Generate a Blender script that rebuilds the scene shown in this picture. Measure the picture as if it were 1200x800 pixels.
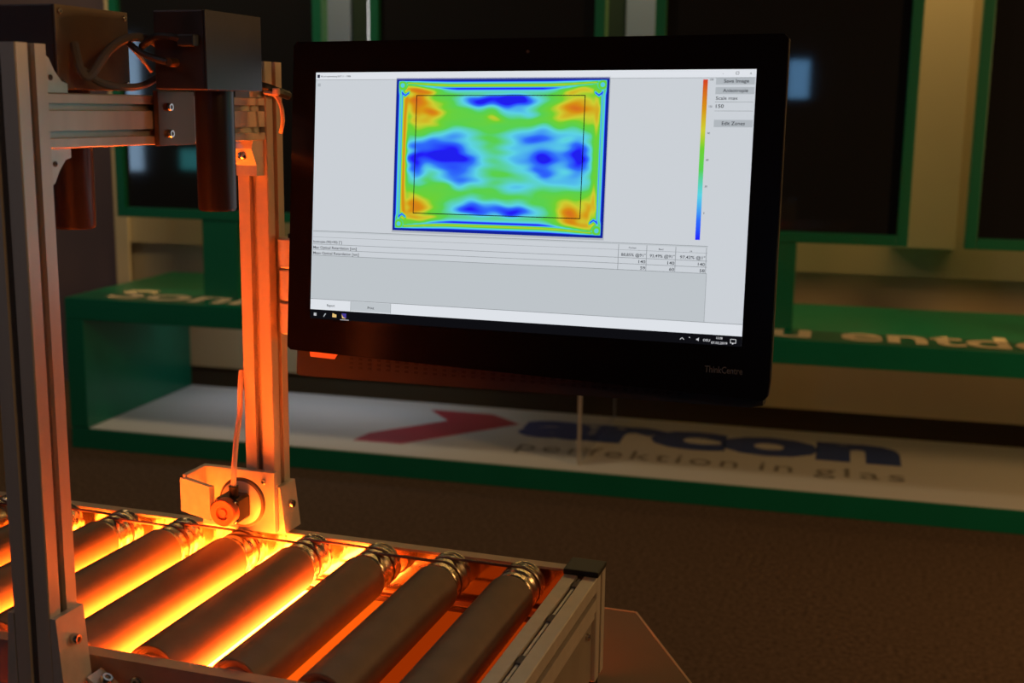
import bpy, bmesh, math, random
import numpy as np
from mathutils import Vector, Matrix
random.seed(4)
for o in list(bpy.data.objects): bpy.data.objects.remove(o)
S = bpy.context.scene
COL = S.collection

# ------------------------------------------------------------------ camera
F_PX, YAW, PITCH, ROLL = 1444.63, .3122, .1874, .0128
CAM = Vector((.7274, -.8826, .5263))
def cam_axes():
    cy, sy = math.cos(YAW), math.sin(YAW)
    f = Vector((-sy, cy, 0)); r = Vector((cy, sy, 0)); u = Vector((0, 0, 1))
    cp, sp = math.cos(PITCH), math.sin(PITCH)
    f2 = f*cp - u*sp; u2 = u*cp + f*sp
    cr, sr = math.cos(ROLL), math.sin(ROLL)
    return r*cr + u2*sr, u2*cr - r*sr, f2
_r, _u, _f = cam_axes()
cd = bpy.data.cameras.new('camera'); cam = bpy.data.objects.new('camera', cd); COL.objects.link(cam)
cam.matrix_world = Matrix(((_r.x, _u.x, -_f.x, CAM.x), (_r.y, _u.y, -_f.y, CAM.y), (_r.z, _u.z, -_f.z, CAM.z), (0, 0, 0, 1)))
cd.sensor_width = 36; cd.lens = F_PX*36/1200; cd.clip_start = .02; cd.clip_end = 60
cd.dof.use_dof = True; cd.dof.focus_distance = 1.36; cd.dof.aperture_fstop = 6.3
S.camera = cam

# ------------------------------------------------------------------ world, lights, exposure
wd = bpy.data.worlds.new('dim_hall'); S.world = wd; wd.use_nodes = True
wb = wd.node_tree.nodes['Background']; wb.inputs[0].default_value = (.85, .78, .80, 1); wb.inputs[1].default_value = .016
S.view_settings.view_transform = 'Standard'; S.view_settings.look = 'None'
S.view_settings.exposure = 0; S.view_settings.gamma = 1; S.view_settings.use_curve_mapping = False

ZTB_ = -.3112
BG_A = .05545                                   # the stand behind is turned a little against the machine
BG_O = Vector((.49625, 3.28233, 0))
EX = Vector((math.cos(BG_A), math.sin(BG_A), 0)); EY = Vector((-math.sin(BG_A), math.cos(BG_A), 0))
def bg(u, v, z): return BG_O + EX*u + EY*v + Vector((0, 0, z))

def area_light(name, loc, target, size, power, col, sy=None):
    l = bpy.data.lights.new(name, 'AREA'); l.energy = power; l.color = col; l.size = size
    if sy: l.shape = 'RECTANGLE'; l.size_y = sy
    o = bpy.data.objects.new(name, l); COL.objects.link(o); o.location = loc
    o.rotation_euler = (Vector(target) - Vector(loc)).to_track_quat('-Z', 'Y').to_euler()
    return o
area_light('warm_hall_lamp', bg(2.3, -1.5, .75), bg(-.3, -.2, .1), .4, 25, (1, .53, .18))      # right of the stand, out of frame
area_light('warm_hall_lamp', bg(-2.3, -.9, 2.1), bg(-2.3, .9, -.1), .4, 14, (1, .74, .42))      # above the left end of the stand
area_light('wall_washer', bg(-.4, .52, 1.85), bg(-.4, .80, 0), 5.4, 34, (1, .62, .20), .08)      # strip over the stand, between windows and wall
area_light('shelf_lamp', bg(-2.15, .60, ZTB_-.012), bg(-2.15, .60, -1), 1.1, .75, (.84, .88, 1), .03)  # batten under the bench top
area_light('warm_fill', (2.5, -.9, 1.4), (0, .2, .2), .5, 10, (1, .52, .19))      # added fill to warm the posts, unseen, right of the photographer
area_light('pale_hall_lamp', (-1.6, -1.6, 2.1), (0, .1, .3), .5, 2.4, (1, .82, .90))

# ------------------------------------------------------------------ helpers
def lin(r, g, b):
    f = lambda c: (c/255/12.92) if c/255 <= .04045 else ((c/255+.055)/1.055)**2.4
    return (f(r), f(g), f(b), 1)
MATS = {}
def mat(name, col, rough=.5, metal=0, noise=0, scale=40, bump=0, spec=.5, stretch=None, trans=0, ior=1.45):
    m = bpy.data.materials.new(name); m.use_nodes = True; nt = m.node_tree; b = nt.nodes['Principled BSDF']
    if len(col) == 3: col = (*col, 1)
    b.inputs['Base Color'].default_value = col; b.inputs['Roughness'].default_value = rough
    b.inputs['Metallic'].default_value = metal; b.inputs['Specular IOR Level'].default_value = spec
    b.inputs['IOR'].default_value = ior
    if trans: b.inputs['Transmission Weight'].default_value = trans
    if noise or bump:
        tc = nt.nodes.new('ShaderNodeTexCoord'); mp = nt.nodes.new('ShaderNodeMapping')
        nt.links.new(tc.outputs['Object'], mp.inputs[0])
        if stretch: mp.inputs['Scale'].default_value = stretch
        n = nt.nodes.new('ShaderNodeTexNoise'); n.inputs['Scale'].default_value = scale; n.inputs['Detail'].default_value = 5
        nt.links.new(mp.outputs[0], n.inputs['Vector'])
        if noise:
            r = nt.nodes.new('ShaderNodeValToRGB'); r.color_ramp.elements[0].position = .3; r.color_ramp.elements[1].position = .7
            r.color_ramp.elements[0].color = tuple(c*(1-noise) for c in col[:3])+(1,)
            r.color_ramp.elements[1].color = tuple(min(1, c*(1+noise)) for c in col[:3])+(1,)
            nt.links.new(n.outputs[0], r.inputs[0]); nt.links.new(r.outputs[0], b.inputs['Base Color'])
        if bump:
            bp = nt.nodes.new('ShaderNodeBump'); bp.inputs['Strength'].default_value = bump; bp.inputs['Distance'].default_value = .002
            nt.links.new(n.outputs[0], bp.inputs['Height']); nt.links.new(bp.outputs[0], b.inputs['Normal'])
    MATS[name] = m; return m
def emit(name, col, strength=1):
    m = bpy.data.materials.new(name); m.use_nodes = True; nt = m.node_tree
    nt.nodes.remove(nt.nodes['Principled BSDF']); e = nt.nodes.new('ShaderNodeEmission')
    e.inputs[0].default_value = (*col[:3], 1); e.inputs[1].default_value = strength
    nt.links.new(e.outputs[0], nt.nodes['Material Output'].inputs[0]); MATS[name] = m; return m

mat('alu', (.58, .53, .47), .42, .35, .05, 60, .03, stretch=(1, 1, .1))
mat('alu_plate', (.60, .57, .53), .38, .35, .06, 90, .03)
mat('slot_dark', (.10, .09, .085), .6, .3)
mat('steel', (.62, .60, .57), .22, 1)
mat('zinc', (.60, .49, .35), .25, .95, .12, 120)
mat('tube', (.17, .110, .075), .50, .0, .10, 35, .05)
mat('hub', (.35, .33, .32), .4, .6)
mat('rail', (.46, .36, .29), .42, .45, .06, 50)
mat('black_plastic', (.010, .009, .009), .45)
mat('mirror', (.72, .66, .60), .12, 1)
mat('belt', (.09, .035, .02), .4)
mat('bed_bar', (.06, .03, .02), .6)
mat('panel_metal', (.34, .30, .25), .45, .4, .06, 30)
mat('housing_dark', (.038, .027, .027), .42, .0, .08, 60)
mat('housing_brown', (.16, .12, .09), .42, .25, .06, 60)
mat('lens_tube', (.030, .022, .022), .32, .2)
mat('mount_plate', (.13, .075, .038), .4, .4)
mat('cable_grey', (.16, .14, .13), .5)
mat('cable_black', (.02, .02, .02), .45)
mat('cable_pale', (.75, .55, .45), .5)
mat('motor_cap', (.46, .13, .06), .45, .1)
mat('wheel_rubber', (.12, .09, .07), .6)
mat('monitor_glass', (.006, .0045, .0055), .16, 0, spec=.5)
mat('monitor_body', (.02, .019, .02), .5)
mat('speaker_slot', (.008, .008, .008), .7)
mat('monitor_rim', (.06, .055, .055), .35)
mat('orange_tab', (.85, .40, .25), .5)
mat('logo_grey', (.16, .15, .15), .5)
mat('bench_green', (.003, .165, .092), .30, 0, .05, 6)
mat('bench_white', (.82, .82, .82), .45)
mat('cream', (.78, .66, .46), .6)
mat('arrow_red', (.55, .035, .075), .5)
mat('logo_blue', (.03, .08, .36), .5)
mat('tag_grey', (.30, .29, .28), .5)
mat('wall_beige', (.60, .50, .31), .75, 0, .04, 3)
mat('wall_lower', (.42, .34, .22), .75, 0, .04, 3)
mat('pilaster', (.68, .58, .40), .7, 0, .03, 3)
mat('pilaster_pale', (.26, .40, .85), .5)
mat('trim_dark', (.03, .06, .065), .35)
mat('wall_violet', (.16, .12, .15), .8, 0, .06, 2)
mat('skirting', (.11, .08, .04), .7)
mat('carpet', (.115, .075, .052), .95, 0, .38, 70, .3, spec=.1)
mat('window_frame', (.004, .15, .075), .4)
mat('dark_glass', (.014, .015, .018), .04, 0, spec=.5)
mat('clear_glass', (.95, .97, .97), .02, 0, trans=1, ior=1.45)
mat('glass_edge', (.70, .66, .60), .35, 0, trans=.45)
mat('table_brown', (.16, .085, .05), .5, 0, .06, 8)
mat('table_edge', (.50, .36, .24), .45)
mat('hall_wall', (.05, .05, .055), .8)
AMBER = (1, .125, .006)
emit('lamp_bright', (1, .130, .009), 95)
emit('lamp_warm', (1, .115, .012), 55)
emit('glow_mid', AMBER, 3.0)
emit('glow_orange', (1, .108, .004), 1.05)  # orange and dim tiles: reflected amber on the bed, painted as emission
emit('glow_dim', (1, .085, .002), .30)
emit('led_white', (1, .98, .95), 3)

emit('day_window', (.45, .70, 1), 9); emit('teal_window', (.12, .8, .85), 3); emit('blue_screen', (.22, .55, 1), 7)
def mk(name, bm, m, parent=None, smooth=False, loc=(0, 0, 0), rotz=0):
    bmesh.ops.recalc_face_normals(bm, faces=bm.faces)
    me = bpy.data.meshes.new(name); bm.to_mesh(me); bm.free()
    if smooth:
        for p in me.polygons: p.use_smooth = True
        me.set_sharp_from_angle(angle=math.radians(38))
    me.materials.append(MATS[m] if isinstance(m, str) else m)
    o = bpy.data.objects.new(name, me); COL.objects.link(o)
    if parent: o.parent = parent
    o.location = loc; o.rotation_euler = (0, 0, rotz)
    return o
def tag(o, label=None, cat=None, group=None, kind=None):
    if label: o['label'] = label
    if cat: o['category'] = cat
    if group: o['group'] = group
    if kind: o['kind'] = kind
    return o
def thing(name, label, cat, loc=(0, 0, 0), rot=(0, 0, 0), group=None):
    o = bpy.data.objects.new(name, None); COL.objects.link(o); o.location = loc; o.rotation_euler = rot
    o.empty_display_size = .02
    return tag(o, label, cat, group)
def B(*boxes, bevel=0):
    bm = bmesh.new()
    for b in boxes: add_box(bm, *b)
    if bevel: bmesh.ops.bevel(bm, geom=list(bm.edges), offset=bevel, segments=2, affect='EDGES', profile=.6)
    return bm
def add_box(bm, x0, x1, y0, y1, z0, z1):
    v = [bm.verts.new((x, y, z)) for z in (z0, z1) for y in (y0, y1) for x in (x0, x1)]
    for f in ((0, 1, 3, 2), (4, 6, 7, 5), (0, 4, 5, 1), (2, 3, 7, 6), (0, 2, 6, 4), (1, 5, 7, 3)): bm.faces.new([v[i] for i in f])
def frame_of(d):
    d = Vector(d).normalized(); a = Vector((0, 0, 1)) if abs(d.z) < .9 else Vector((1, 0, 0))
    x = d.cross(a).normalized(); y = d.cross(x).normalized(); return x, y
def add_lathe(bm, p0, axis, prof, seg=24, caps=True):
    """prof: list of (t, r) along axis from p0"""
    p0 = Vector(p0); ax = Vector(axis).normalized(); x, y = frame_of(ax); rings = []
    for t, r in prof:
        rings.append([bm.verts.new(p0 + ax*t + (x*math.cos(2*math.pi*i/seg) + y*math.sin(2*math.pi*i/seg))*r) for i in range(seg)])
    for a, b in zip(rings, rings[1:]):
        for i in range(seg): bm.faces.new((a[i], a[(i+1) % seg], b[(i+1) % seg], b[i]))
    if caps: bm.faces.new(rings[0]); bm.faces.new(rings[-1])
def CY(p0, p1, r, seg=20, r2=None):
    bm = bmesh.new(); d = Vector(p1)-Vector(p0); add_lathe(bm, p0, d, [(0, r), (d.length, r if r2 is None else r2)], seg); return bm
def catmull(pts, n=6, closed=False):
    P = [Vector(p) for p in pts]; out = []
    N = len(P)
    for i in range(N if closed else N-1):
        if closed: a, b, c, d = P[i-1], P[i], P[(i+1) % N], P[(i+2) % N]
        else: a, b, c, d = P[max(i-1, 0)], P[i], P[i+1], P[min(i+2, N-1)]
        for k in range(n):
            t = k/n; out.append(.5*((2*b)+(c-a)*t+(2*a-5*b+4*c-d)*t*t+(3*b-a-3*c+d)*t**3))
    if not closed: out.append(P[-1])
    return out
def add_tube(bm, path, r, seg=8, closed=False):
    path = [Vector(p) for p in path]; rings = []; N = len(path); nx = None
    for i, p in enumerate(path):
        d = (path[(i+1) % N]-path[i-1]) if closed else (path[min(i+1, N-1)]-path[max(i-1, 0)])
        d.normalize()
        if nx is None: nx, _ = frame_of(d)
        nx = (nx - d*nx.dot(d)).normalized(); ny = d.cross(nx)
        rings.append([bm.verts.new(p+(nx*math.cos(2*math.pi*k/seg)+ny*math.sin(2*math.pi*k/seg))*r) for k in range(seg)])
    rng = range(N if closed else N-1)
    for i in rng:
        a, b = rings[i], rings[(i+1) % N]
        for k in range(seg): bm.faces.new((a[k], a[(k+1) % seg], b[(k+1) % seg], b[k]))
    if not closed: bm.faces.new(rings[0]); bm.faces.new(rings[-1])
def TUBE(pts, r, seg=8, n=6, smooth=True):
    bm = bmesh.new(); add_tube(bm, catmull(pts, n) if smooth else pts, r, seg); return bm
def add_prism(bm, poly, fn, d0, d1):
    """poly: 2D points; fn(a,b,d)->3D"""
    a = [bm.verts.new(fn(x, y, d0)) for x, y in poly]; b = [bm.verts.new(fn(x, y, d1)) for x, y in poly]
    n = len(poly)
    bm.faces.new(a); bm.faces.new(b)
    for i in range(n): bm.faces.new((a[i], a[(i+1) % n], b[(i+1) % n], b[i]))
def PR(poly, fn, d0, d1):
    bm = bmesh.new(); add_prism(bm, poly, fn, d0, d1); return bm
def slot_profile(w, h, nw=1, nh=1, op=.0085, lip=.0045, inn=.016, dep=.011, c=.001):
    """outline of a T-slot extrusion, w x h centred at 0, with nw/nh slots per side"""
    def side(L, n):
        pts = []
        for i in range(n):
            m = -L/2 + L*(i+.5)/n
            pts += [(m-op/2, 0), (m-op/2, lip), (m-inn/2, lip), (m-inn/2+.003, dep), (m+inn/2-.003, dep), (m+inn/2, lip), (m+op/2, lip), (m+op/2, 0)]
        return pts
    out = []
    for L, H, n, rot in ((w, h, nw, 0), (h, w, nh, 1), (w, h, nw, 2), (h, w, nh, 3)):
        ca, sa = [(1, 0), (0, 1), (-1, 0), (0, -1)][rot]
        pts = [(-L/2+c, 0)] + (side(L, n) if n else []) + [(L/2-c, 0)]
        for x, y in pts:
            y = y-H/2; out.append((x*ca-y*sa, x*sa+y*ca))
    return out
def text_mesh(s, size_h, width=None, bold=0, align='LEFT', shear=0, spacing=1):
    cu = bpy.data.curves.new('t', 'FONT'); cu.body = s; cu.size = 1; cu.align_x = 'LEFT'; cu.offset = bold; cu.space_character = spacing; cu.shear = shear
    cu.resolution_u = 3
    o = bpy.data.objects.new('t', cu); COL.objects.link(o)
    bpy.context.view_layer.update()
    me = bpy.data.meshes.new_from_object(o.evaluated_get(bpy.context.evaluated_depsgraph_get()))
    bpy.data.objects.remove(o); bpy.data.curves.remove(cu)
    co = np.zeros(len(me.vertices)*3); me.vertices.foreach_get('co', co); co = co.reshape(-1, 3)
    x0, x1 = co[:, 0].min(), co[:, 0].max()
    sy = size_h/.7                       # cap height of the built-in font is about 0.7
    sx = (width/(x1-x0)) if width else sy
    co[:, 0] = (co[:, 0]-x0)*sx; co[:, 1] *= sy; w = (x1-x0)*sx
    if align == 'RIGHT': co[:, 0] -= w
    if align == 'CENTER': co[:, 0] -= w/2
    return me, co
def text_obj(name, s, fn, m, parent, size_h, **k):
    me, co = text_mesh(s, size_h, **k)
    new = np.array([fn(x, y) for x, y, _ in co]); me.vertices.foreach_set('co', new.ravel()); me.update()
    me.name = name; me.materials.clear(); me.materials.append(MATS[m] if isinstance(m, str) else m)
    o = bpy.data.objects.new(name, me); COL.objects.link(o); o.parent = parent
    return o
def bolt(parent, p, axis, r=.004, h=.003, m='steel', name='bolt'):
    bm = bmesh.new(); add_lathe(bm, p, axis, [(0, r), (h*.8, r), (h, r*.85), (h, r*.5), (h*.35, r*.45)], 14)
    return mk(name, bm, m, parent, True)

ZF = -.8337
# ------------------------------------------------------------------ the setting
tag(mk('floor', B((-9, 6, -5.6, 6, -.05, 0)), 'carpet', loc=(0, 0, ZF)), 'dark brown carpet floor of the hall', 'floor', kind='structure')
def bgmk(name, bm, m, parent=None, loc=(0, 0, 0), smooth=False):
    return mk(name, bm, m, parent, smooth, bg(*loc), BG_A)
tag(bgmk('wall_back', B((-3.25, 2.6, .95, 1.15, -.115, 1.75), (-3.25, 2.6, 1.0, 1.15, -.70, -.115)), 'wall_beige'), 'beige back wall of the exhibition stand with a stepped lower part', 'wall', kind='structure')
tag(bgmk('baseboard_back', B((-3.25, 2.6, 1.03, 1.15, ZF, -.70)), 'skirting'), 'dark skirting under the beige back wall', 'baseboard', kind='structure')
tag(bgmk('wall_left', B((-6.5, -3.26, 1.06, 1.2, ZF, 1.75)), 'wall_violet'), 'dim violet grey partition left of the beige wall', 'wall', kind='structure')
tag(bgmk('trim_1', B((-3.27, -3.20, .93, .949, -.45, 1.75), bevel=.003), 'pilaster'), 'narrow beige trim at the left end of the wall', 'trim', kind='structure')
tag(bgmk('trim_2', B((.20, .445, .87, .949, .005, 1.75), bevel=.004), 'pilaster'), 'wide beige pilaster between two dark display windows', 'trim', kind='structure')
tag(bgmk('trim_3', B((-.868, -.735, .87, .949, .005, 1.75), bevel=.004), 'pilaster_pale'), 'pale blue grey pilaster above the monitor', 'trim', kind='structure')
tag(bgmk('trim_4', B((-1.0, -.872, .88, .949, .005, 1.75), bevel=.004), 'trim_dark'), 'dark strip left of the pale blue grey pilaster', 'trim', kind='structure')
tag(bgmk('trim_5', B((-2.16, -2.055, .87, .949, .005, 1.75), bevel=.004), 'pilaster_pale'), 'narrow pale strip left of the dark teal panel', 'trim', kind='structure')
tag(bgmk('trim_6', B((-2.05, -1.72, .88, .949, .005, 1.75), bevel=.004), 'trim_dark'), 'dark teal panel beside the bright light tube', 'trim', kind='structure')

tag(bgmk('wall_rear', B((-8.2, 4.5, -7.65, -7.5, ZF, 2.6)), 'hall_wall'), 'dark hall wall behind the photographer', 'wall', kind='structure')
tag(bgmk('window_1', B((-7.55, -7.35, -7.499, -7.47, -.20, 1.20)), 'day_window'), 'tall narrow daylight window in the hall wall behind', 'window', kind='structure')
tag(bgmk('window_2', B((-6.88, -6.65, -7.499, -7.47, -.17, .04)), 'teal_window'), 'small teal lit window in the hall wall behind', 'window', kind='structure')
t = thing('wall_screen', 'blue lit portrait screen mirrored in the dark window right of the monitor', 'screen', bg(-.43, -7.47, .64), (0, 0, BG_A))
mk('frame', B((-.12, .12, -.028, .0, -.02, .38), bevel=.004), 'black_plastic', t); mk('display', B((-.095, .095, .0005, .003, .005, .355)), 'blue_screen', t)
# ------------------------------------------------------------------ green display bench
ZT, ZTB, ZL = -.2258, -.3112, -.7479
U0, U1, DB = -2.913, 2.0, .82
bench = thing('display_bench', 'long green two-tier display bench with white bottom shelf against the wall', 'bench', bg(0, 0, ZF), (0, 0, BG_A))
bo = (0, 0, -ZF)     # mesh z is measured from rail height
def bpart(name, bm, m, parent=bench, smooth=False):
    o = mk(name, bm, m, parent, smooth)
    if parent is bench: o.location = bo
    return o
top = bpart('top_board', B((U0, U1, 0, DB, ZTB, ZT), bevel=.003), 'bench_green')
bpart('side_panel', B((U0, U0+.078, 0, DB, ZL, ZTB-.0005), bevel=.002), 'bench_green')
bot = bpart('bottom_board', B((U0, U1, 0, DB, ZF+.001, ZL-.004), bevel=.002), 'bench_green')
shelf = bpart('shelf_panel', B((U0+.08, U1-.002, .006, DB-.002, ZL-.0035, ZL)), 'bench_white'); tag(shelf, 'white shelf panel printed with a red arrow and blue company name')
EPS = .0012
w_full = None
# lettering on the top board: letters lie flat, read from the front
def flat(u0, v0, z): return lambda x, y: (u0+x, v0+y, z)
text_obj('lettering', 'Sonnenschutz', flat(-2.775, .055, ZT+EPS), 'cream', top, .205, width=1.95, bold=.02)
text_obj('lettering', 'neu', flat(-.52, .05, ZT+EPS), 'cream', top, .205, width=.455, bold=.02)
text_obj('lettering', 'entdecken', flat(.033, .05, ZT+EPS), 'cream', top, .205, width=1.27, bold=.02)
text_obj('company_name', 'arcon', flat(-1.19, .43, ZL+EPS), 'logo_blue', shelf, .245/.74, width=1.47, bold=.055)
for w_, x0_, x1_ in (('perfektion', -1.13, -.30), ('in', -.222, -.104), ('glas', -.03, .285)):
    text_obj('tagline', w_, flat(x0_, .205, ZL+EPS), 'tag_grey', shelf, .115, width=x1_-x0_, spacing=1.2)
arrow = [(-1.765, .145), (-1.57, .150), (-1.213, .577), (-1.356, .70), (-1.634, .70), (-1.506, .543), (-1.745, .265)]
mk('red_arrow', PR(arrow, lambda a, b, d: (a, b, d), ZL+.0003, ZL+EPS), 'arrow_red', shelf)
gd = tag(bpart('glass_divider', B((-.862, -.854, .078, .78, ZL+.0003, ZTB-.0005)), 'clear_glass'), 'clear glass divider standing on the white shelf')
mk('edge_glint', B((-.864, -.852, .070, .0775, ZL+.0003, ZTB-.0005)), 'glass_edge', gd); mk('edge_glint', B((-.864, -.852, .7805, .786, ZL+.0003, ZTB-.0005)), 'glass_edge', gd)  # pale strips paint the light caught by the glass edges

# ------------------------------------------------------------------ display windows on the bench
WB, WT, WV = .081, 1.45, .20
def sample_window(u0, u1, label):
    t = thing('display_window', label, 'window', bg((u0+u1)/2, WV, ZT), (0, 0, BG_A), 'display windows on the green bench')
    w = (u1-u0)/2; z0, z1 = WB-ZT, WT-ZT; fw = .037
    mk('frame_stile', B((-w, -w+fw, -.02, .04, z0, z1), bevel=.003), 'window_frame', t)
    mk('frame_stile', B((w-fw, w, -.02, .04, z0, z1), bevel=.003), 'window_frame', t)
    mk('frame_rail', B((-w+fw, w-fw, -.02, .04, z0, z0+fw), bevel=.003), 'window_frame', t)
    mk('frame_rail', B((-w+fw, w-fw, -.02, .04, z1-fw, z1), bevel=.003), 'window_frame', t)
    tag(mk('pane', B((-w+fw, w-fw, .005, .017, z0+fw, z1-fw)), 'dark_glass', t), 'dark reflecting pane')
    mk('stand_post', B((-.075, .075, -.015, .045, .0005, z0-.0005), bevel=.003), 'window_frame', t)
    return t
sample_window(-2.775, -1.886, 'dark display window in green frame behind the machine crossbeam, leftmost of four')
sample_window(-1.700, -.822, 'dark display window in green frame above the monitor top edge, beside the light tube')
sample_window(-.648, .233, 'dark display window in green frame just right of the monitor')
sample_window(.415, 1.30, 'dark display window in green frame at the right edge, right of the beige pilaster')
t = thing('light_tube', 'thin glowing white vertical light tube above the monitor', 'light', bg(-1.755, .34, ZT), (0, 0, BG_A))
mk('tube', CY((0, 0, .03), (0, 0, 1.6), .0075, 14), 'led_white', t, True)
mk('base', CY((0, 0, .0005), (0, 0, .03), .03, 20), 'black_plastic', t, True)

# ------------------------------------------------------------------ trapezoid table under the machine
ZTAB = -.14
tab = thing('trapezoid_table', 'brown trapezoid table with pale edge band under the roller conveyor', 'table', (0, .3, ZF))
poly = [(.411, .662-.3), (-.80, .662-.3), (-1.21, -.03-.3), (.811, -.03-.3)]
mk('table_top', PR(poly, lambda a, b, d: (a, b, d-ZF), ZTAB-.028, ZTAB), 'table_brown', tab)
def edge_band(p, q):
    p = Vector((*p, 0)); q = Vector((*q, 0)); d = (q-p).normalized(); n = Vector((d.y, -d.x, 0))
    P = [p, q, q+n*.003, p+n*.003]
    return PR([(v.x, v.y) for v in P], lambda a, b, d_: (a, b, d_-ZF), ZTAB-.028, ZTAB+.0005)
for i in range(4):
    bm = edge_band(poly[(i+1) % 4], poly[i]); mk('edge_band', bm, 'table_edge', tab)
for x, y in ((.36, .30), (-.76, .30), (-1.1, -.27), (.70, -.27)):
    mk('leg', CY((x, y, 0), (x, y, ZTAB-.028-ZF), .02, 18), 'rail', tab, True)

# ------------------------------------------------------------------ roller conveyor
XE0, XE1 = .374, .414
XL = -.62
conv = thing('roller_conveyor', 'aluminium roller conveyor with dark rollers glowing amber underneath', 'conveyor', (0, .25, ZTAB))
co = Vector((0, -.25, -ZTAB))
def cpart(name, bm, m, parent=conv, smooth=False):
    o = mk(name, bm, m, parent, smooth)
    if parent is conv: o.location = co
    return o
# rails: C sections
cs = lambda a, b, d: (d, a, b)
far_poly = [(.431, 0), (.447, 0), (.447, -.095), (.432, -.095), (.432, -.092), (.4435, -.092), (.4435, -.003), (.431, -.003)]
near_poly = [(.504-a, b) for a, b in far_poly]
cpart('side_rail', PR(far_poly, cs, XL, XE0), 'rail')
nr = cpart('side_rail', PR(near_poly, cs, XL, XE0), 'rail')
# end beam: T-slot bar across
prof = slot_profile(.04, .04)
endb = cpart('end_beam', PR(prof, lambda a, b, d: ((XE0+XE1)/2+a, d, -.0205+b), .047, .4175), 'alu')
mk('slot_strip', B((.3925, .3955, .06, .415, -.006, -.003)), 'alu_plate', endb)
for y in (.385, .285, .18):
    mk('slot_nut', B((.3915, .3985, y, y+.018, -.005, -.0008), bevel=.001), 'slot_dark', endb)
legp = slot_profile(.04, .04)
for y in (.4375, .0265):
    lg = cpart('leg', PR(legp, lambda a, b, d: ((XE0+XE1)/2+a, y+b, d), ZTAB+.012, -.001), 'alu')
    mk('end_cap', B((XE0-.001, XE1+.001, y-.0205, y+.0205, -.0008, .006), bevel=.002), 'black_plastic', lg)
    mk('foot', CY(((XE0+XE1)/2, y, ZTAB+.0005), ((XE0+XE1)/2, y, ZTAB+.012), .018, 18), 'black_plastic', lg, True)
for y in (.4375, .0265):
    cpart('leg', PR(legp, lambda a, b, d: (-.52+a, y+b, d), ZTAB+.012, -.096), 'alu')
ep = cpart('end_panel', B((.402, .409, .047, .4175, ZTAB+.014, -.0415), bevel=.001), 'panel_metal')
mk('panel_strip', B((.409, .412, .047, .417, -.050, -.0425), bevel=.001), 'alu', ep)
for y, z in ((.393, -.062), (.07, -.062)): bolt(ep, (.409, y, z), (1, 0, 0), .0045, .004)
cpart('rail_liner', B((XL, XE0-.001, .4415, .4430, -.0615, -.0035)), 'mirror')
# bed bars under the rollers
for y in (.418, .10):
    cpart('bed_bar', B((XL, XE0, y, y+.006, -.0665, -.0615)), 'bed_bar')
# rollers
PIT, X8, RR, ZR = .0909, .3235, .0283, -.0205
def make_roller():
    bm = bmesh.new()
    add_lathe(bm, (0, .079, 0), (0, 1, 0), [(.004, .0228), (0, .0245), (0, .0275), (.001, RR), (.292, RR), (.293, .0275), (.293, .022)], 44)
    r = mk('roller', bm, 'tube', conv, True)
    bm = bmesh.new(); q = .0062
    add_lathe(bm, (0, .3722, 0), (0, 1, 0), [(t_, r_+q) for t_, r_ in [(0, .0165), (.0005, .0192), (.004, .0197), (.006, .0186), (.008, .0186), (.009, .0195), (.017, .0195), (.0195, .0168), (.0225, .0168), (.025, .0195),
        (.031, .0195), (.0335, .0168), (.0365, .0168), (.039, .0198), (.046, .0198), (.048, .0188), (.050, .0188), (.052, .0197), (.055, .0195), (.057, .017), (.057, .005)]], 40)
    c = mk('drive_cap', bm, 'zinc', r, True)
    bm = bmesh.new()
    add_lathe(bm, (0, .081, 0), (0, 1, 0), [(0, .004), (-.002, .014), (-.001, .0175), (.003, .0195), (.003, .0226)], 28)
    h = mk('hub', bm, 'hub', r, True)
    bm = bmesh.new(); add_lathe(bm, (0, .0605, 0), (0, 1, 0), [(0, .004), (.020, .004)], 12)
    s = mk('shaft', bm, 'steel', r, True)
    return r
r0 = make_roller(); kids = list(r0.children)
r0.location = co + Vector((X8, 0, ZR))
for k in range(1, 10):
    r = r0.copy(); COL.objects.link(r); r.parent = conv; r.location = co + Vector((X8-k*PIT, 0, ZR))
    for ch in kids:
        c = ch.copy(); COL.objects.link(c); c.parent = r
for k in range(9):                               # drive belts between neighbouring rollers
    xa, xb = X8-(k+1)*PIT, X8-k*PIT; y = .3722+(.021 if k % 2 else .035); rb = .0248; path = []
    for i in range(9):
        a = math.pi/2-math.pi*i/8; path.append((xb+rb*math.cos(a), y, ZR+rb*math.sin(a)))
    for i in range(9):
        a = -math.pi/2-math.pi*i/8; path.append((xa+rb*math.cos(a), y, ZR+rb*math.sin(a)))
    bm = bmesh.new(); add_tube(bm, path, .0018, 6, True); cpart('drive_belt', bm, 'belt', smooth=True)
for k in range(10):                              # shaft bolts on the near rail
    bolt(nr, (X8-k*PIT, .0568, ZR), (0, -1, 0), .0065, .004)

# glowing panel below the rollers; tile steps put the glow's falloff into emission
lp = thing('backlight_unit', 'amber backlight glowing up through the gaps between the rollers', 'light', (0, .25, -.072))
for n, x0, x1, m in (('glow_tile', XL+.01, -.255, 'glow_mid'), ('glow_tile', -.253, .045, 'lamp_bright'), ('glow_tile', .047, .128, 'lamp_warm'), ('glow_tile', .130, .222, 'glow_orange'), ('glow_tile', .224, .371, 'glow_dim')):
    mk(n, B((x0, x1, .069-.25, .440-.25, 0, .004)), m, lp)

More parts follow.
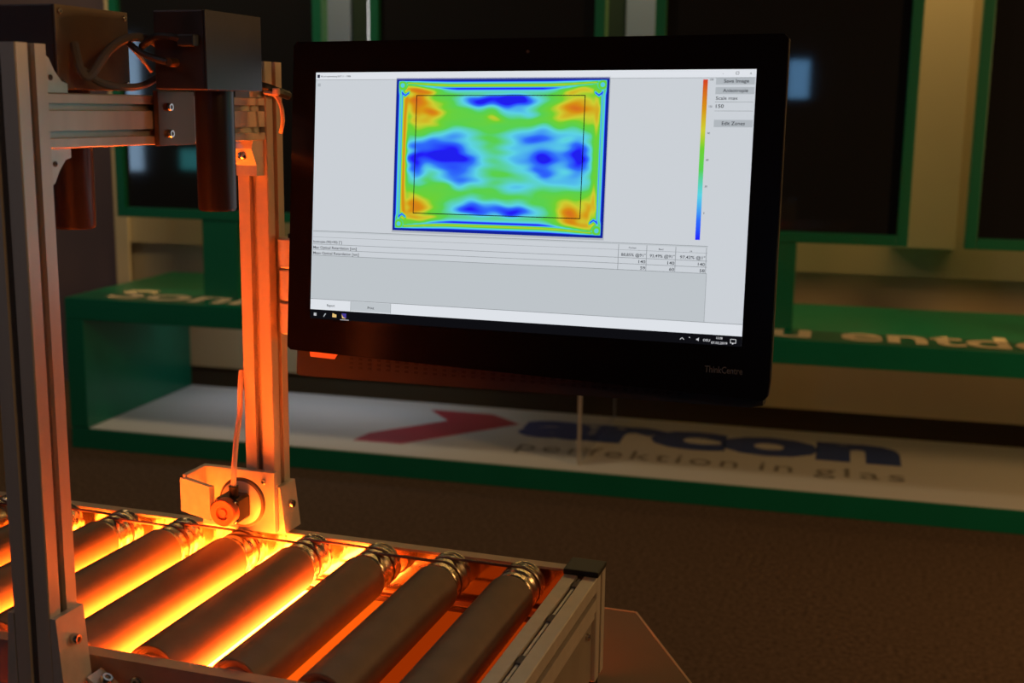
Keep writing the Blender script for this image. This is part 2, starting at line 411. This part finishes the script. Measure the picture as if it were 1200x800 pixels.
# ------------------------------------------------------------------ gantry over the conveyor
W = .04
gan = thing('gantry_frame', 'aluminium slot-profile gantry with two posts and a crossbeam over the rollers', 'frame', (0, .23, -.10))
go = Vector((0, -.23, .10))
def gpart(name, bm, m, parent=gan, smooth=False):
    o = mk(name, bm, m, parent, smooth)
    if parent is gan: o.location = go
    return o
pp = slot_profile(W, W, op=.0092, inn=.018, dep=.012)
vz = lambda cx, cy: (lambda a, b, d: (cx+a, cy+b, d))
gpart('post', PR(pp, vz(-.02, .02), -.12, .5755), 'alu')
gpart('post', PR(pp, vz(-.02, .443), .0015, .5755), 'alu')
BH, BZ = .049, .5095
bp = slot_profile(.022, BH, 0, 2, op=.0068, lip=.003, inn=.012, dep=.0065)
beam = gpart('crossbeam', PR(bp, lambda a, b, d: (-.0125+a, d, BZ+b), .0405, .4225), 'alu')
# gussets where the beam meets the posts: stepped corner brackets
def gusset(y, sy, z, sz):
    pol = [(0, 0), (.030, 0), (.030, .008), (.022, .010), (.013, .019), (.006, .030), (0, .033)]
    bm = PR(pol, lambda a, b, d: (d, y+sy*a, z+sz*b), -.022, -.0035)
    g = gpart('corner_bracket', bm, 'alu_plate')
    bolt(g, (-.0035, y+sy*.007, z+sz*.013), (1, 0, 0), .0026, .001, 'slot_dark')
    bolt(g, (-.012, y+sy*.022, z+sz*.0095), (0, 0, sz), .0032, .003)
    return g
gusset(.0405, 1, BZ+BH/2+.0003, 1); gusset(.0405, 1, BZ-BH/2-.0003, -1)
gusset(.4225, -1, BZ+BH/2+.0003, 1)
# clamp block under the beam on the far post
cb = gpart('clamp_block', PR([(.4225, .4848), (.398, .4848), (.394, .476), (.405, .456), (.405, .444), (.4225, .444)], lambda a, b, d: (d, a, b), -.036, -.004), 'alu_plate')
bolt(cb, (-.018, .4005, .4665), (0, -.88, .47), .0052, .006)
# wedge shaped foot plates either side of the posts
def foot_plate(x, sx, y0, y1, zt, zb):
    pol = [(0, zt), (.006, zt), (.013, zb), (0, zb)]
    f = gpart('foot_plate', PR(pol, lambda a, b, d: (x+sx*a, d, b), y0, y1), 'alu_plate')
    bolt(f, (x+sx*.0085, (y0+y1)/2, zt-.026), (sx, 0, 0), .0052, .0065)
    return f
foot_plate(.0003, 1, .0, .040, .060, -.030); foot_plate(-.0403, -1, .0, .040, .060, -.030)
foot_plate(.0003, 1, .4235, .463, .061, .002)
mk('spacer', B((-.045, .015, .0405, .0562, -.09, -.032)), 'rail', None).parent = gan
gan.children[-1].location = go
# tilted clamp strap at the near foot
st = gpart('foot_clamp', PR([(0, 0), (.034, 0), (.034, .004), (0, .004)], lambda a, b, d: (.012+a*.82+b*.5, d, -.012-a*.55+b*.8), .030, .052), 'alu_plate')
bolt(st, (.026, .041, -.016), (.5, 0, .8), .006, .006)

# ------------------------------------------------------------------ camera units on the crossbeam
def camera_unit(label, x0, x1, y0, y1, z0, z1, mx, mf, tube_c, tube_r, tube_z, plate):
    t = thing('line_camera', label, 'camera', ((x0+x1)/2, (y0+y1)/2, z0)); o = Vector((-(x0+x1)/2, -(y0+y1)/2, -z0))
    def p(name, bm, m, smooth=False, parent=t):
        ob = mk(name, bm, m, parent, smooth)
        if parent is t: ob.location = o
        return ob
    p('housing', B((x0, x1-.0025, y0, y1, z0, z1), bevel=.0015), mf)
    c = p('cover_plate', B((x1-.002, x1, y0, y1, z0, z1), bevel=.0006), mx)
    for yy in (y0+.006, y1-.006):
        for zz in (z0+.006, z1-.006):
            if not plate: bolt(c, (x1, yy, zz), (1, 0, 0), .0026, .002, name='screw')
    bm = bmesh.new(); L = z0-tube_z
    add_lathe(bm, (*tube_c, z0-.0005), (0, 0, -1), [(0, tube_r), (L-.003, tube_r), (L, tube_r-.0015), (L, tube_r-.004), (L-.02, tube_r-.005)], 36)
    lt = p('lens_tube', bm, 'lens_tube', True)
    bm = bmesh.new(); add_lathe(bm, (*tube_c, tube_z+.0045), (0, 0, -1), [(0, tube_r-.006), (.001, tube_r-.0055)], 32)
    mk('lens', bm, 'dark_glass', lt, True)
    if plate:
        pl = p('mount_plate', B(plate, bevel=.0008), 'mount_plate')
        for zz in (.5225, .4960): bolt(pl, (plate[1], plate[2]+.018, zz), (1, 0, 0), .0042, .004)
    return t
camera_unit('brown box camera with dark lens tube hanging behind the crossbeam near the left post',
    -.100, -.032, .095, .206, .538, .6145, 'housing_brown', 'housing_dark', (-.062, .147), .0205, .404, None)
camera_unit('dark box camera with long lens tube mounted in front of the crossbeam',
    .023, .080, .168, .273, .5395, .6135, 'housing_dark', 'housing_dark', (.050, .229), .0195, .4195, (.0005, .006, .196, .262, BZ-BH/2-.001, .5385))

# cables looping between the two cameras
tag(mk('cable', TUBE([(-.030, .118, .580), (-.018, .110, .556), (-.012, .116, .551), (-.004, .135, .575), (.0, .160, .587), (.004, .186, .588), (.012, .200, .580)], .0042, 8, 8), 'cable_grey', smooth=True), 'grey cable arching from the brown camera box towards the dark camera', 'cable')
tag(mk('cable', TUBE([(-.022, .118, .556), (-.012, .130, .545), (-.004, .155, .541), (.0, .180, .543), (.002, .205, .552)], .0036, 8, 8), 'cable_grey', smooth=True), 'lower grey cable sagging onto the top of the crossbeam', 'cable')
tag(mk('cable', TUBE([(.004, .176, .580), (.030, .160, .588), (.050, .158, .588), (.060, .160, .585)], .0036, 8, 8), 'cable_black', smooth=True), 'upper black cable plugged into the side of the dark camera', 'cable')
mk('plug', B((.056, .074, .156, .1672, .5795, .5905), bevel=.0015), 'cable_black', COL.objects[-1])
tag(mk('cable', TUBE([(.0, .160, .583), (.016, .158, .573), (.034, .158, .567), (.0465, .156, .5648)], .0032, 8, 8), 'cable_black', smooth=True), 'short black cable with plug below the upper plug of the dark camera', 'cable')
mk('plug', CY((.047, .154, .5645), (.047, .1672, .5645), .0042, 14), 'mount_plate', COL.objects[-1], True)
tag(mk('cable_tie', TUBE([(-.002, .163, .581), (.004, .172, .570), (.010, .182, .556)], .0018, 6, 5), 'cable_pale', smooth=True), 'pale straight cable tie end hanging between the two cameras', 'cable tie')
# cable wrapped around the far post
t = thing('strapped_cable', 'dark cable strapped round the top of the far post', 'cable', (0, .443, .53))
tb = mk('cable', TUBE([(-.046, .417, .546), (-.020, .4165, .549), (.002, .4165, .546), (.012, .430, .541), (.014, .452, .537)], .0052, 8, 8), 'cable_black', t, True); tb.location = (0, -.443, -.53)
tb = mk('tail', TUBE([(.002, .4165, .540), (.016, .4165, .537), (.023, .417, .525), (.024, .419, .508), (.019, .422, .494)], .0026, 8, 8), 'cable_pale', t, True); tb.location = (0, -.443, -.53)
tb = mk('tie_head', B((.016, .024, .409, .415, .537, .545), bevel=.0015), 'cable_pale', t); tb.location = (0, -.443, -.53)

# ------------------------------------------------------------------ encoder with measuring wheel at the foot of the far post
enc = thing('measuring_wheel_encoder', 'round-faced encoder with measuring wheel on a bracket at the foot of the far post', 'encoder', (-.03, .42, .003))
eo = Vector((.03, -.42, -.003))
def epart(name, bm, m, parent=enc, smooth=False):
    o = mk(name, bm, m, parent, smooth)
    if parent is enc: o.location = eo
    return o
br = epart('bracket', B((-.098, .004, .4135, .4225, .004, .082), bevel=.0008), 'alu_plate')
epart('bracket_arm', B((-.098, -.091, .372, .4132, .040, .082), bevel=.0008), 'alu_plate')
ar = epart('bracket_arm', PR([(-.098, .366), (-.091, .372), (-.042, .352), (-.045, .346)], lambda a, b, d: (a, b, d), .037, .079), 'alu_plate')
for z in (.049, .071): bolt(ar, (-.098, .385, z), (-1, 0, 0), .003, .003)
bolt(br, (-.010, .4135, .070), (0, -1, 0), .0035, .003)
AX, AZ = -.0255, .050
def oct_(h, c): return [(-h+c, -h), (h-c, -h), (h, -h+c), (h, h-c), (h-c, h), (-h+c, h), (-h, h-c), (-h, -h+c)]
epart('body', PR(oct_(.0155, .003), lambda a, b, d: (AX+a, d, AZ+b), .352, .378), 'black_plastic')
bm = bmesh.new(); add_lathe(bm, (AX, .352, AZ), (0, -1, 0), [(0, .0168), (.010, .0168), (.0115, .0155), (.0115, .0085), (.0085, .008), (.0085, .005), (.0105, .0045), (.0105, .002)], 36)
fc = epart('face_cap', bm, 'motor_cap', smooth=True)
for a in (45, 135, 225, 315):
    bolt(fc, (AX+.0165*math.cos(math.radians(a)), .352, AZ+.0165*math.sin(math.radians(a))), (0, -1, 0), .0026, .005, name='screw')
bm = bmesh.new(); add_lathe(bm, (AX+.002, .380, AZ+.001), (0, 1, 0), [(0, .007), (0, .0255), (.001, .0275), (.009, .0275), (.010, .0255), (.010, .007)], 48)
wh = epart('measuring_wheel', bm, 'alu_plate', smooth=True)
bm = bmesh.new(); add_tube(bm, [(AX+.002+.0275*math.cos(2*math.pi*i/48), .3845, AZ+.001+.0275*math.sin(2*math.pi*i/48)) for i in range(48)], .0036, 8, True)
mk('tyre', bm, 'wheel_rubber', wh, True)
epart('connector', CY((AX+.004, .362, AZ+.0157), (AX+.004, .362, AZ+.028), .0058, 16), 'black_plastic', smooth=True)
tag(mk('encoder_cable', TUBE([(AX+.004, .362, AZ+.0282), (AX+.003, .366, .100), (-.034, .393, .130), (-.0405, .4135, .155), (-.0425, .4190, .180), (-.0440, .4260, .205)], .0034, 8, 8), 'cable_pale', smooth=True),
    'pale cable running from the encoder up the left edge of the far post', 'cable')

# ------------------------------------------------------------------ monitor arm
arm = thing('monitor_arm', 'monitor arm with three stacked hinge barrels on the far post', 'bracket', (.02, .446, .31))
ao = Vector((-.02, -.446, -.31))
for z0, z1, r in ((.3335, .3690, .0180), (.2940, .3315, .0172), (.2530, .2920, .0176)):
    bm = bmesh.new(); add_lathe(bm, (.0195, .446, z0), (0, 0, 1), [(0, r-.002), (.002, r), (z1-z0-.002, r), (z1-z0, r-.002)], 32)
    mk('hinge_barrel', bm, 'alu_plate', arm, True).location = ao
mk('hinge_pin', CY((.0195, .446, .248), (.0195, .446, .374), .006, 14), 'black_plastic', arm, True).location = ao
mk('arm_bar', B((.038, .34, .447, .467, .300, .326), bevel=.003), 'alu_plate', arm).location = ao
mk('arm_head', B((.30, .34, .436, .4465, .30, .47), bevel=.002), 'black_plastic', arm).location = ao

# ------------------------------------------------------------------ monitor
MP = Vector((.3267, .3718, .4272))
mon = thing('computer_monitor', 'black all-in-one computer monitor showing a coloured stress map', 'monitor', MP, (0, 0, 0))
ca, cb_, cc = -.0320, -.1031, -.0096
mon.rotation_euler = (Matrix.Rotation(ca, 3, 'Z') @ Matrix.Rotation(cb_, 3, 'X') @ Matrix.Rotation(cc, 3, 'Y')).to_euler()
mm = lambda v: v/1000
def rrect(x0, x1, z0, z1, r, n=4):
    out = []
    for cx, cz, a0 in ((x1-r, z1-r, 0), (x0+r, z1-r, 90), (x0+r, z0+r, 180), (x1-r, z0+r, 270)):
        for i in range(n+1):
            a = math.radians(a0+90*i/n); out.append((cx+r*math.cos(a), cz+r*math.sin(a)))
    return out
xz = lambda a, b, d: (a, d, b)
# front glass: its lower edge runs a touch lower on the right
gl = [(-.2745+.004, .1722), (.2745-.004, .1722), (.2745, .168), (.2752, -.17), (.2735, -.186), (.270, -.1905), (-.270, -.1755), (-.2742, -.172), (-.2745, .168)]
mk('front_glass', PR(gl, xz, .0003, .005), 'monitor_glass', mon)
gr = [(a*1.0015, b*1.001) for a, b in gl]
mk('rim', PR(gr, xz, .0052, .012), 'monitor_rim', mon)
mk('back_cover', PR(rrect(-.235, .235, -.150, .150, .03), xz, .0125, .046), 'monitor_body', mon)
mk('mount_boss', B((-.045, .045, .0462, .058, -.045, .05), bevel=.003), 'monitor_body', mon)
sb = mk('speaker_bar', PR([(-.268, -.165), (.268, -.18), (.268, -.1975), (.255, -.2005), (-.262, -.2065), (-.268, -.204)], xz, .0125, .034), 'monitor_body', mon)
bm = bmesh.new()
for i in range(34):
    for j in range(3):
        x = -.20+i*.0115; add_box(bm, x, x+.005, .0121, .0124, -.1935+j*.005, -.1905+j*.005)
tag(mk('speaker_hole', bm, 'speaker_slot', sb), 'rows of small speaker slots', kind='stuff')
mk('pull_tab', PR([(-.248, -.1762), (-.212, -.1772), (-.2165, -.1835), (-.247, -.1825)], xz, .006, .0075), 'orange_tab', mon)
mk('webcam', CY((.005, .0002, .158), (.005, -.0003, .158), .0018, 12), 'monitor_rim', mon)
text_obj('brand_text', 'ThinkCentre', lambda x, y: (.2092+x, -.0004, -.1660+y), 'logo_grey', mon, .0068, width=.0385, bold=.01)

# screen
def scr(name, col, k=1): return emit(name, lin(*col), k)
scr('s_bg', (203, 208, 214)); scr('s_white', (222, 226, 232)); scr('s_grey', (190, 196, 201)); scr('s_btn', (176, 182, 188)); scr('s_line', (138, 143, 148)); scr('s_text', (62, 66, 72))
scr('s_black', (14, 14, 18)); scr('s_tray', (205, 205, 210)); scr('s_zone', (12, 14, 20)); scr('s_folder', (225, 190, 120)); scr('s_violet', (70, 60, 150)); scr('s_dark', (40, 40, 60))
def quad(x0, x1, z0, z1, y):
    bm = bmesh.new(); add_box(bm, mm(x0), mm(x1), mm(y), mm(y)+.00006, mm(z0), mm(z1)); return bm
screen = mk('screen', quad(-245.2, 245.2, -138, 138, .1), 's_bg', mon); tag(screen, 'lit software window with false-colour map')
def sp(name, bm, m): return mk(name, bm, m, screen)
Y1, Y2, Y3 = 0, -.12, -.24
sp('title_bar', quad(-245.2, 245.2, 130, 138, Y1), 's_white')
sp('title_icon', quad(-243.3, -240.2, 132, 135.5, Y2), 's_dark')
sp('tool_icon', quad(-242.5, -239, 122.5, 126, Y2), 's_btn')
sp('table_area', quad(-244, 206, -115, -38.4, Y1), 's_grey')
sp('table_body', quad(-244, 206, -65.6, -40, Y2+.06), 's_bg')
sp('bottom_strip', quad(-245.2, 245.2, -127.4, -115.4, Y1), 's_white')
sp('tab_button', quad(-194.3, -144.6, -126.5, -116, Y2), 's_grey')
bm = bmesh.new()
def hl(x0, x1, z, w=.5): add_box(bm, mm(x0), mm(x1), mm(Y3), mm(Y3)+.00005, mm(z-w/2), mm(z+w/2))
def vl(x, z0, z1, w=.5): add_box(bm, mm(x-w/2), mm(x+w/2), mm(Y3), mm(Y3)+.00005, mm(z0), mm(z1))
hl(-244, 206, -38.4); hl(-244, 206, -53.4); hl(-244, 206, -59.6); hl(-244, 206, -66); hl(-245, 245, -115.4, .6); hl(-244, 206, -45.4, .3)
for x in (113.1, 143, 173.3, 204.8): vl(x, -66, -40, .6)
vl(206, -115, -66, .4); vl(-194.3, -127, -116, .4); vl(-144.6, -127, -116, .4)
hl(-245, 245, 129.8, .4)
hl(205.6, 244, 105.8, .4); hl(205.6, 244, 96.9, .4)
sp('table_line', bm, 's_line')
for z0, z1 in ((122.9, 130), (113.5, 120.4), (80.9, 88.2)):
    sp('button', quad(205.5, 244.2, z0, z1, Y1), 's_btn')
tx = lambda x0, z0: (lambda x, y: (mm(x0)+x, mm(Y3)-.0001, mm(z0)+y))
def st_(s, x, z, h, m='s_text', **k):
    k.setdefault('bold', .012)
    return text_obj('screen_text', s, tx(x, z), m, screen, mm(h), **k)
st_('Save Image', 226, 124.9, 3.3, align='CENTER', width=mm(25), bold=.014); st_('Anisotropie', 225.5, 115.5, 3.3, align='CENTER', width=mm(25), bold=.014)
st_('Scale max', 206.3, 108, 3.2, width=mm(22)); st_('150', 206.6, 100, 3.4, width=mm(8)); st_('Edit Zones', 225, 83, 3.4, align='CENTER', width=mm(23), bold=.014)
for i, s in enumerate(('150', '120', '90', '60', '30', '0')):
    z = 127-i*26.6; st_(s, 199.5, z, 1.9)
st_('Isotropie (90|+90) [°]', -243.2, -51.8, 2.7, width=mm(36)); st_('Max Optical Retardation [nm]', -243.2, -58.4, 2.9, width=mm(54.5)); st_('Mean Optical Retardation [nm]', -243.2, -64.7, 2.9, width=mm(57.5))
st_('Product', 128, -43.8, 1.7, align='CENTER'); st_('Rand', 158, -44.2, 1.7, align='CENTER'); st_('xx', 189, -44.6, 1.6, align='CENTER')
for s, x in (('88,85% @91°', 142.2), ('93,49% @91°', 172.5), ('97,42% @1°', 204)):
    st_(s, x, -51.8, 3.0, align='RIGHT', width=mm(26))
for s, x in (('140', 142.2), ('140', 172.5), ('140', 204)): st_(s, x, -58.4, 3.1, align='RIGHT', width=mm(7.2))
for s, x in (('59', 142.2), ('60', 172.5), ('58', 204)): st_(s, x, -64.8, 3.1, align='RIGHT', width=mm(5.2))
st_('Report', -219, -123.4, 2.7, align='CENTER', width=mm(10)); st_('Print', -169, -123.4, 2.7, align='CENTER', width=mm(8))
st_('IR Isotropiemessung 2017.1.1 - 15386', -238.6, 132.8, 1.7, width=mm(37))
st_('_   ❐   x' if False else 'x', 239, 133, 2.2); st_('-', 212, 133, 2.2)
bm = bmesh.new()
for a in ((225, 228.2, 135.2, 135.6), (225, 228.2, 132.8, 133.2), (225, 225.4, 132.8, 135.6), (227.8, 228.2, 132.8, 135.6)): add_box(bm, mm(a[0]), mm(a[1]), mm(Y3), mm(Y3)+.00005, mm(a[2]), mm(a[3]))
sp('window_button', bm, 's_text')
# taskbar
sp('taskbar', quad(-245.2, 245.2, -138, -127.5, Y1), 's_black')
bm = bmesh.new()
for dx in (0, 1.75):
    for dz in (0, 1.75): add_box(bm, mm(-240.6+dx), mm(-239.1+dx), mm(Y2), mm(Y2)+.00005, mm(-134.6+dz), mm(-133.1+dz))
sp('start_icon', bm, 's_tray')
sp('search_icon', PR([(-.2285, -.1350), (-.2278, -.1355), (-.2250, -.1318), (-.2262, -.1312)], xz, mm(Y2), mm(Y2)+.00005), 's_btn')
sp('folder_icon', PR([(-.2170, -.1352), (-.2118, -.1352), (-.2118, -.1318), (-.2142, -.1318), (-.2150, -.1308), (-.2170, -.1308)], xz, mm(Y2), mm(Y2)+.00005), 's_folder')
sp('app_icon', PR([(-.2055, -.1302), (-.1995, -.1302), (-.1995, -.1358), (-.2030, -.1345)], xz, mm(Y2), mm(Y2)+.00005), 's_violet')
sp('app_icon', PR([(-.2052, -.1312), (-.2030, -.1345), (-.1995, -.1358), (-.2045, -.1358)], xz, mm(Y2), mm(Y2)+.00005), 's_folder')
sp('app_underline', quad(-207, -196, -137.7, -137.1, Y2), 's_tray')
bm = bmesh.new()
for a, b in (((182.2, -134.4), (184.3, -132.4)), ((184.3, -132.4), (186.4, -134.4))):
    d = Vector((b[0]-a[0], b[1]-a[1])).normalized(); n = Vector((-d.y, d.x))*.3
    add_prism(bm, [(mm(a[0]+n.x), mm(a[1]+n.y)), (mm(b[0]+n.x), mm(b[1]+n.y)), (mm(b[0]-n.x), mm(b[1]-n.y)), (mm(a[0]-n.x), mm(a[1]-n.y))], xz, mm(Y2), mm(Y2)+.00005)
sp('tray_icon', bm, 's_tray')
sp('tray_icon', PR([(.1915, -.1313), (.1925, -.1313), (.1925, -.1322), (.1915, -.1322)], xz, mm(Y2), mm(Y2)+.00005), 's_tray')
sp('tray_icon', PR([(.1990, -.1340), (.1990, -.1326), (.2002, -.1326), (.2016, -.1314), (.2016, -.1352), (.2002, -.1340)], xz, mm(Y2), mm(Y2)+.00005), 's_tray')
st_('DEU', 206.2, -134.6, 2.4, 's_tray', width=mm(7)); st_('13:08', 222.6, -131.6, 2.2, 's_tray', align='CENTER'); st_('07.02.2019', 222.6, -136.6, 2.4, 's_tray', align='CENTER', width=mm(16.5))
bm = bmesh.new()
for a in ((233.6, 239.6, -131.2, -130.6), (233.6, 239.6, -135, -134.4), (233.6, 234.2, -135, -130.6), (239, 239.6, -135, -130.6), (235.6, 237, -136, -135)): add_box(bm, mm(a[0]), mm(a[1]), mm(Y2), mm(Y2)+.00005, mm(a[2]), mm(a[3]))
sp('tray_icon', bm, 's_tray')

# false-colour map: a scalar field stored per vertex, coloured by a ramp
def ramp_mat():
    m = bpy.data.materials.new('stress_colours'); m.use_nodes = True; nt = m.node_tree; nt.nodes.remove(nt.nodes['Principled BSDF'])
    at = nt.nodes.new('ShaderNodeAttribute'); at.attribute_name = 'retardation'; r = nt.nodes.new('ShaderNodeValToRGB'); e = nt.nodes.new('ShaderNodeEmission')
    cr = r.color_ramp; stops = [(0, (14, 24, 120)), (.06, (18, 40, 175)), (.11, (35, 28, 250)), (.22, (48, 110, 250)), (.36, (92, 210, 228)), (.50, (88, 208, 80)), (.62, (110, 208, 50)), (.72, (205, 205, 50)), (.84, (214, 145, 20)), (1, (212, 60, 35))]
    cr.elements[0].position = 0; cr.elements[0].color = lin(*stops[0][1]); cr.elements[1].position = 1; cr.elements[1].color = lin(*stops[-1][1])
    for p_, c_ in stops[1:-1]:
        el = cr.elements.new(p_); el.color = lin(*c_)
    nt.links.new(at.outputs['Fac'], r.inputs[0]); nt.links.new(r.outputs[0], e.inputs[0]); nt.links.new(e.outputs[0], nt.nodes['Material Output'].inputs[0]); return m
RM = ramp_mat()
def field(s, t):
    rng = np.random.RandomState(3)
    def streaks(s, t, fs, ft, n):
        o = 0
        for _ in range(n):
            o = o + np.sin(2*np.pi*(fs*rng.uniform(.3, 1)*s + ft*rng.uniform(-1, 1)*t) + rng.uniform(0, 6.3))
        return o/math.sqrt(n)
    ws = s + .010*streaks(s, t, 3, 14, 6); wt = t + .008*streaks(s, t, 9, 6, 6)
    def G(s0, t0, a, b, p=1.): return np.exp(-(((ws-s0)/a)**2+((wt-t0)/b)**2)**p)
    def union(items):
        u = 1
        for a, g in items: u = u*(1-a*g)
        return 1-u
    blue = union([(.80, G(.19, .50, .13, .075)), (.70, G(.11, .44, .045, .13)), (.55, G(.19, .58, .12, .05)), (.60, G(.29, .50, .10, .06)), (.40, G(.34, .46, .12, .12)), (.45, G(.28, .40, .09, .05)),
        (.85, G(.71, .495, .06, .055)), (.80, G(.88, .50, .055, .12)), (.60, G(.67, .61, .11, .045)), (.62, G(.71, .40, .07, .05)), (.45, G(.80, .50, .10, .10)), (.45, G(.60, .50, .10, .11)),
        (.75, G(.42, .855, .10, .035)), (.90, G(.57, .865, .075, .045)), (.45, G(.52, .86, .20, .06)), (.35, G(.62, .78, .08, .04)),
        (.60, G(.39, .155, .08, .045)), (.80, G(.575, .145, .085, .038)), (.45, G(.50, .16, .22, .065)),
        (.40, G(.33, .34, .12, .04)), (.40, G(.60, .30, .10, .05)), (.35, G(.82, .34, .14, .05)), (.35, G(.72, .66, .16, .05)), (.35, G(.30, .64, .10, .05))])
    warm = union([(.62, G(.11, .86, .06, .07)), (.55, G(.18, .79, .055, .045)), (.28, G(.16, .72, .05, .045)), (.75, G(.15, .925, .10, .022)), (.3, G(.10, .78, .03, .1)),
        (.62, G(.85, .82, .07, .06)), (.35, G(.93, .78, .04, .09)), (.55, G(.83, .925, .10, .022)), (.25, G(.80, .76, .06, .05)),
        (.62, G(.12, .155, .07, .065)), (.55, G(.17, .083, .09, .020)), (.30, G(.09, .20, .03, .1)),
        (.75, G(.84, .14, .065, .085)), (.50, G(.93, .17, .035, .09)), (.62, G(.83, .075, .10, .020)), (.30, G(.475, .735, .035, .03))])
    v = .565 + .025*streaks(s, t, 4, 5, 5) - .58*blue + .52*warm + .012*streaks(s, t, 6, 40, 8)
    v = np.clip(v, .10, .97)
    dt = np.minimum(t, 1-t); ds = np.minimum(s, 1-s)
    inner = np.clip((dt-.07)/.06, 0, 1)
    # flanks: orange line on the left, green to orange on the right
    fl = np.exp(-((s-.046-.02*np.clip((.30-dt)/.3, 0, 1)**2)/.0125)**2)*inner
    v = v*(1-fl)+.85*fl
    fr = np.exp(-((s-.950+.012*np.clip((.30-dt)/.3, 0, 1)**2)/.0125)**2)*inner
    v = v*(1-fr)+(.58+.20*np.exp(-((t-.22)/.10)**2)+.22*np.exp(-((t-.78)/.12)**2))*fr
    # fringes along top and bottom; they close up and fade to the corners
    cor = np.clip((.30-ds)/.24, 0, 1)
    d2 = dt*(1+.55*cor**2)
    ft = np.interp(d2, [0, .018, .026, .034, .040, .052, .058, .063, .070, .078, .088, .105, .125], [0, .03, .34, .38, .66, .68, .40, .10, .09, .34, .42, .46, .5])
    far_in = np.clip((d2-.055)/.012, 0, 1)*cor
    ft = ft*(1-far_in)+v*far_in
    kt = np.clip((.120-d2)/.03, 0, 1)*np.clip((ds-.02)/.03, 0, 1)
    v = v*(1-kt)+ft*kt
    # fringes along the sides
    fs = np.interp(ds, [0, .012, .016, .022, .027, .030, .034, .038], [0, .03, .34, .46, .40, .22, .40, .62])
    ks = np.clip((.038-ds)/.006, 0, 1)*np.clip((dt-.06)/.05, 0, 1)
    v = v*(1-ks)+fs*ks
    # knots in the corners with a blue hook each
    for cs_ in (.030, .970):
        for ct_ in (.045, .955):
            si = 1 if cs_ < .5 else -1; ti = 1 if ct_ < .5 else -1
            x = (s-cs_)*si*1.45; y = (t-ct_)*ti
            r = np.sqrt(x*x+y*y); k = np.clip((.040-r)/.012, 0, 1)
            v = v*(1-k)+(.47+.16*np.cos(r*230+1.2))*k
            hook = np.exp(-(((y+np.abs(x-.012)*-.9-.045+.012)/.010))**2)*np.clip((.034-np.abs(x-.012))/.012, 0, 1)
            hook = np.exp(-((y-.066+.75*np.abs(x-.022))/.010)**2)*np.clip((.034-np.abs(x-.022))/.010, 0, 1)
            v = v*(1-hook)+.12*hook
    edge = (dt < .017) | (ds < .012)
    return np.where(edge, .03, v)
def field_grid(name, x0, x1, z0, z1, y, nx, ny, fn):
    s, t = np.meshgrid(np.linspace(0, 1, nx), np.linspace(0, 1, ny)); val = fn(s, t).ravel()
    V = np.stack([x0+(x1-x0)*s.ravel(), np.full(nx*ny, y), z0+(z1-z0)*t.ravel()], -1)
    Fc = [(j*nx+i, j*nx+i+1, (j+1)*nx+i+1, (j+1)*nx+i) for j in range(ny-1) for i in range(nx-1)]
    me = bpy.data.meshes.new(name); me.from_pydata([tuple(map(float, p)) for p in V], [], Fc)
    at = me.attributes.new('retardation', 'FLOAT', 'POINT'); at.data.foreach_set('value', val.astype(np.float32))
    me.materials.append(RM); o = bpy.data.objects.new(name, me); COL.objects.link(o); o.parent = screen; return o
sp('map_border', quad(-146.2, 96.6, -36.6, 132, Y1), 's_btn')
hm = field_grid('stress_map', mm(-145.4), mm(95.6), mm(-34.4), mm(130.8), mm(-.1), 300, 210, field); tag(hm, 'false-colour stress map in blue, green and orange')
field_grid('colour_scale', mm(192.6), mm(197.4), mm(-32.3), mm(128.1), mm(-.1), 2, 40, lambda s, t: .11+.89*t)
bm = bmesh.new()
for a in ((-121, 70, 112.0, 112.9), (-121, 70, -15.3, -14.4), (-121.4, -120.5, -15.3, 112.9), (69.5, 70.4, -15.3, 112.9)): add_box(bm, mm(a[0]), mm(a[1]), mm(Y3), mm(Y3)+.00005, mm(a[2]), mm(a[3]))
sp('zone_outline', bm, 's_zone')
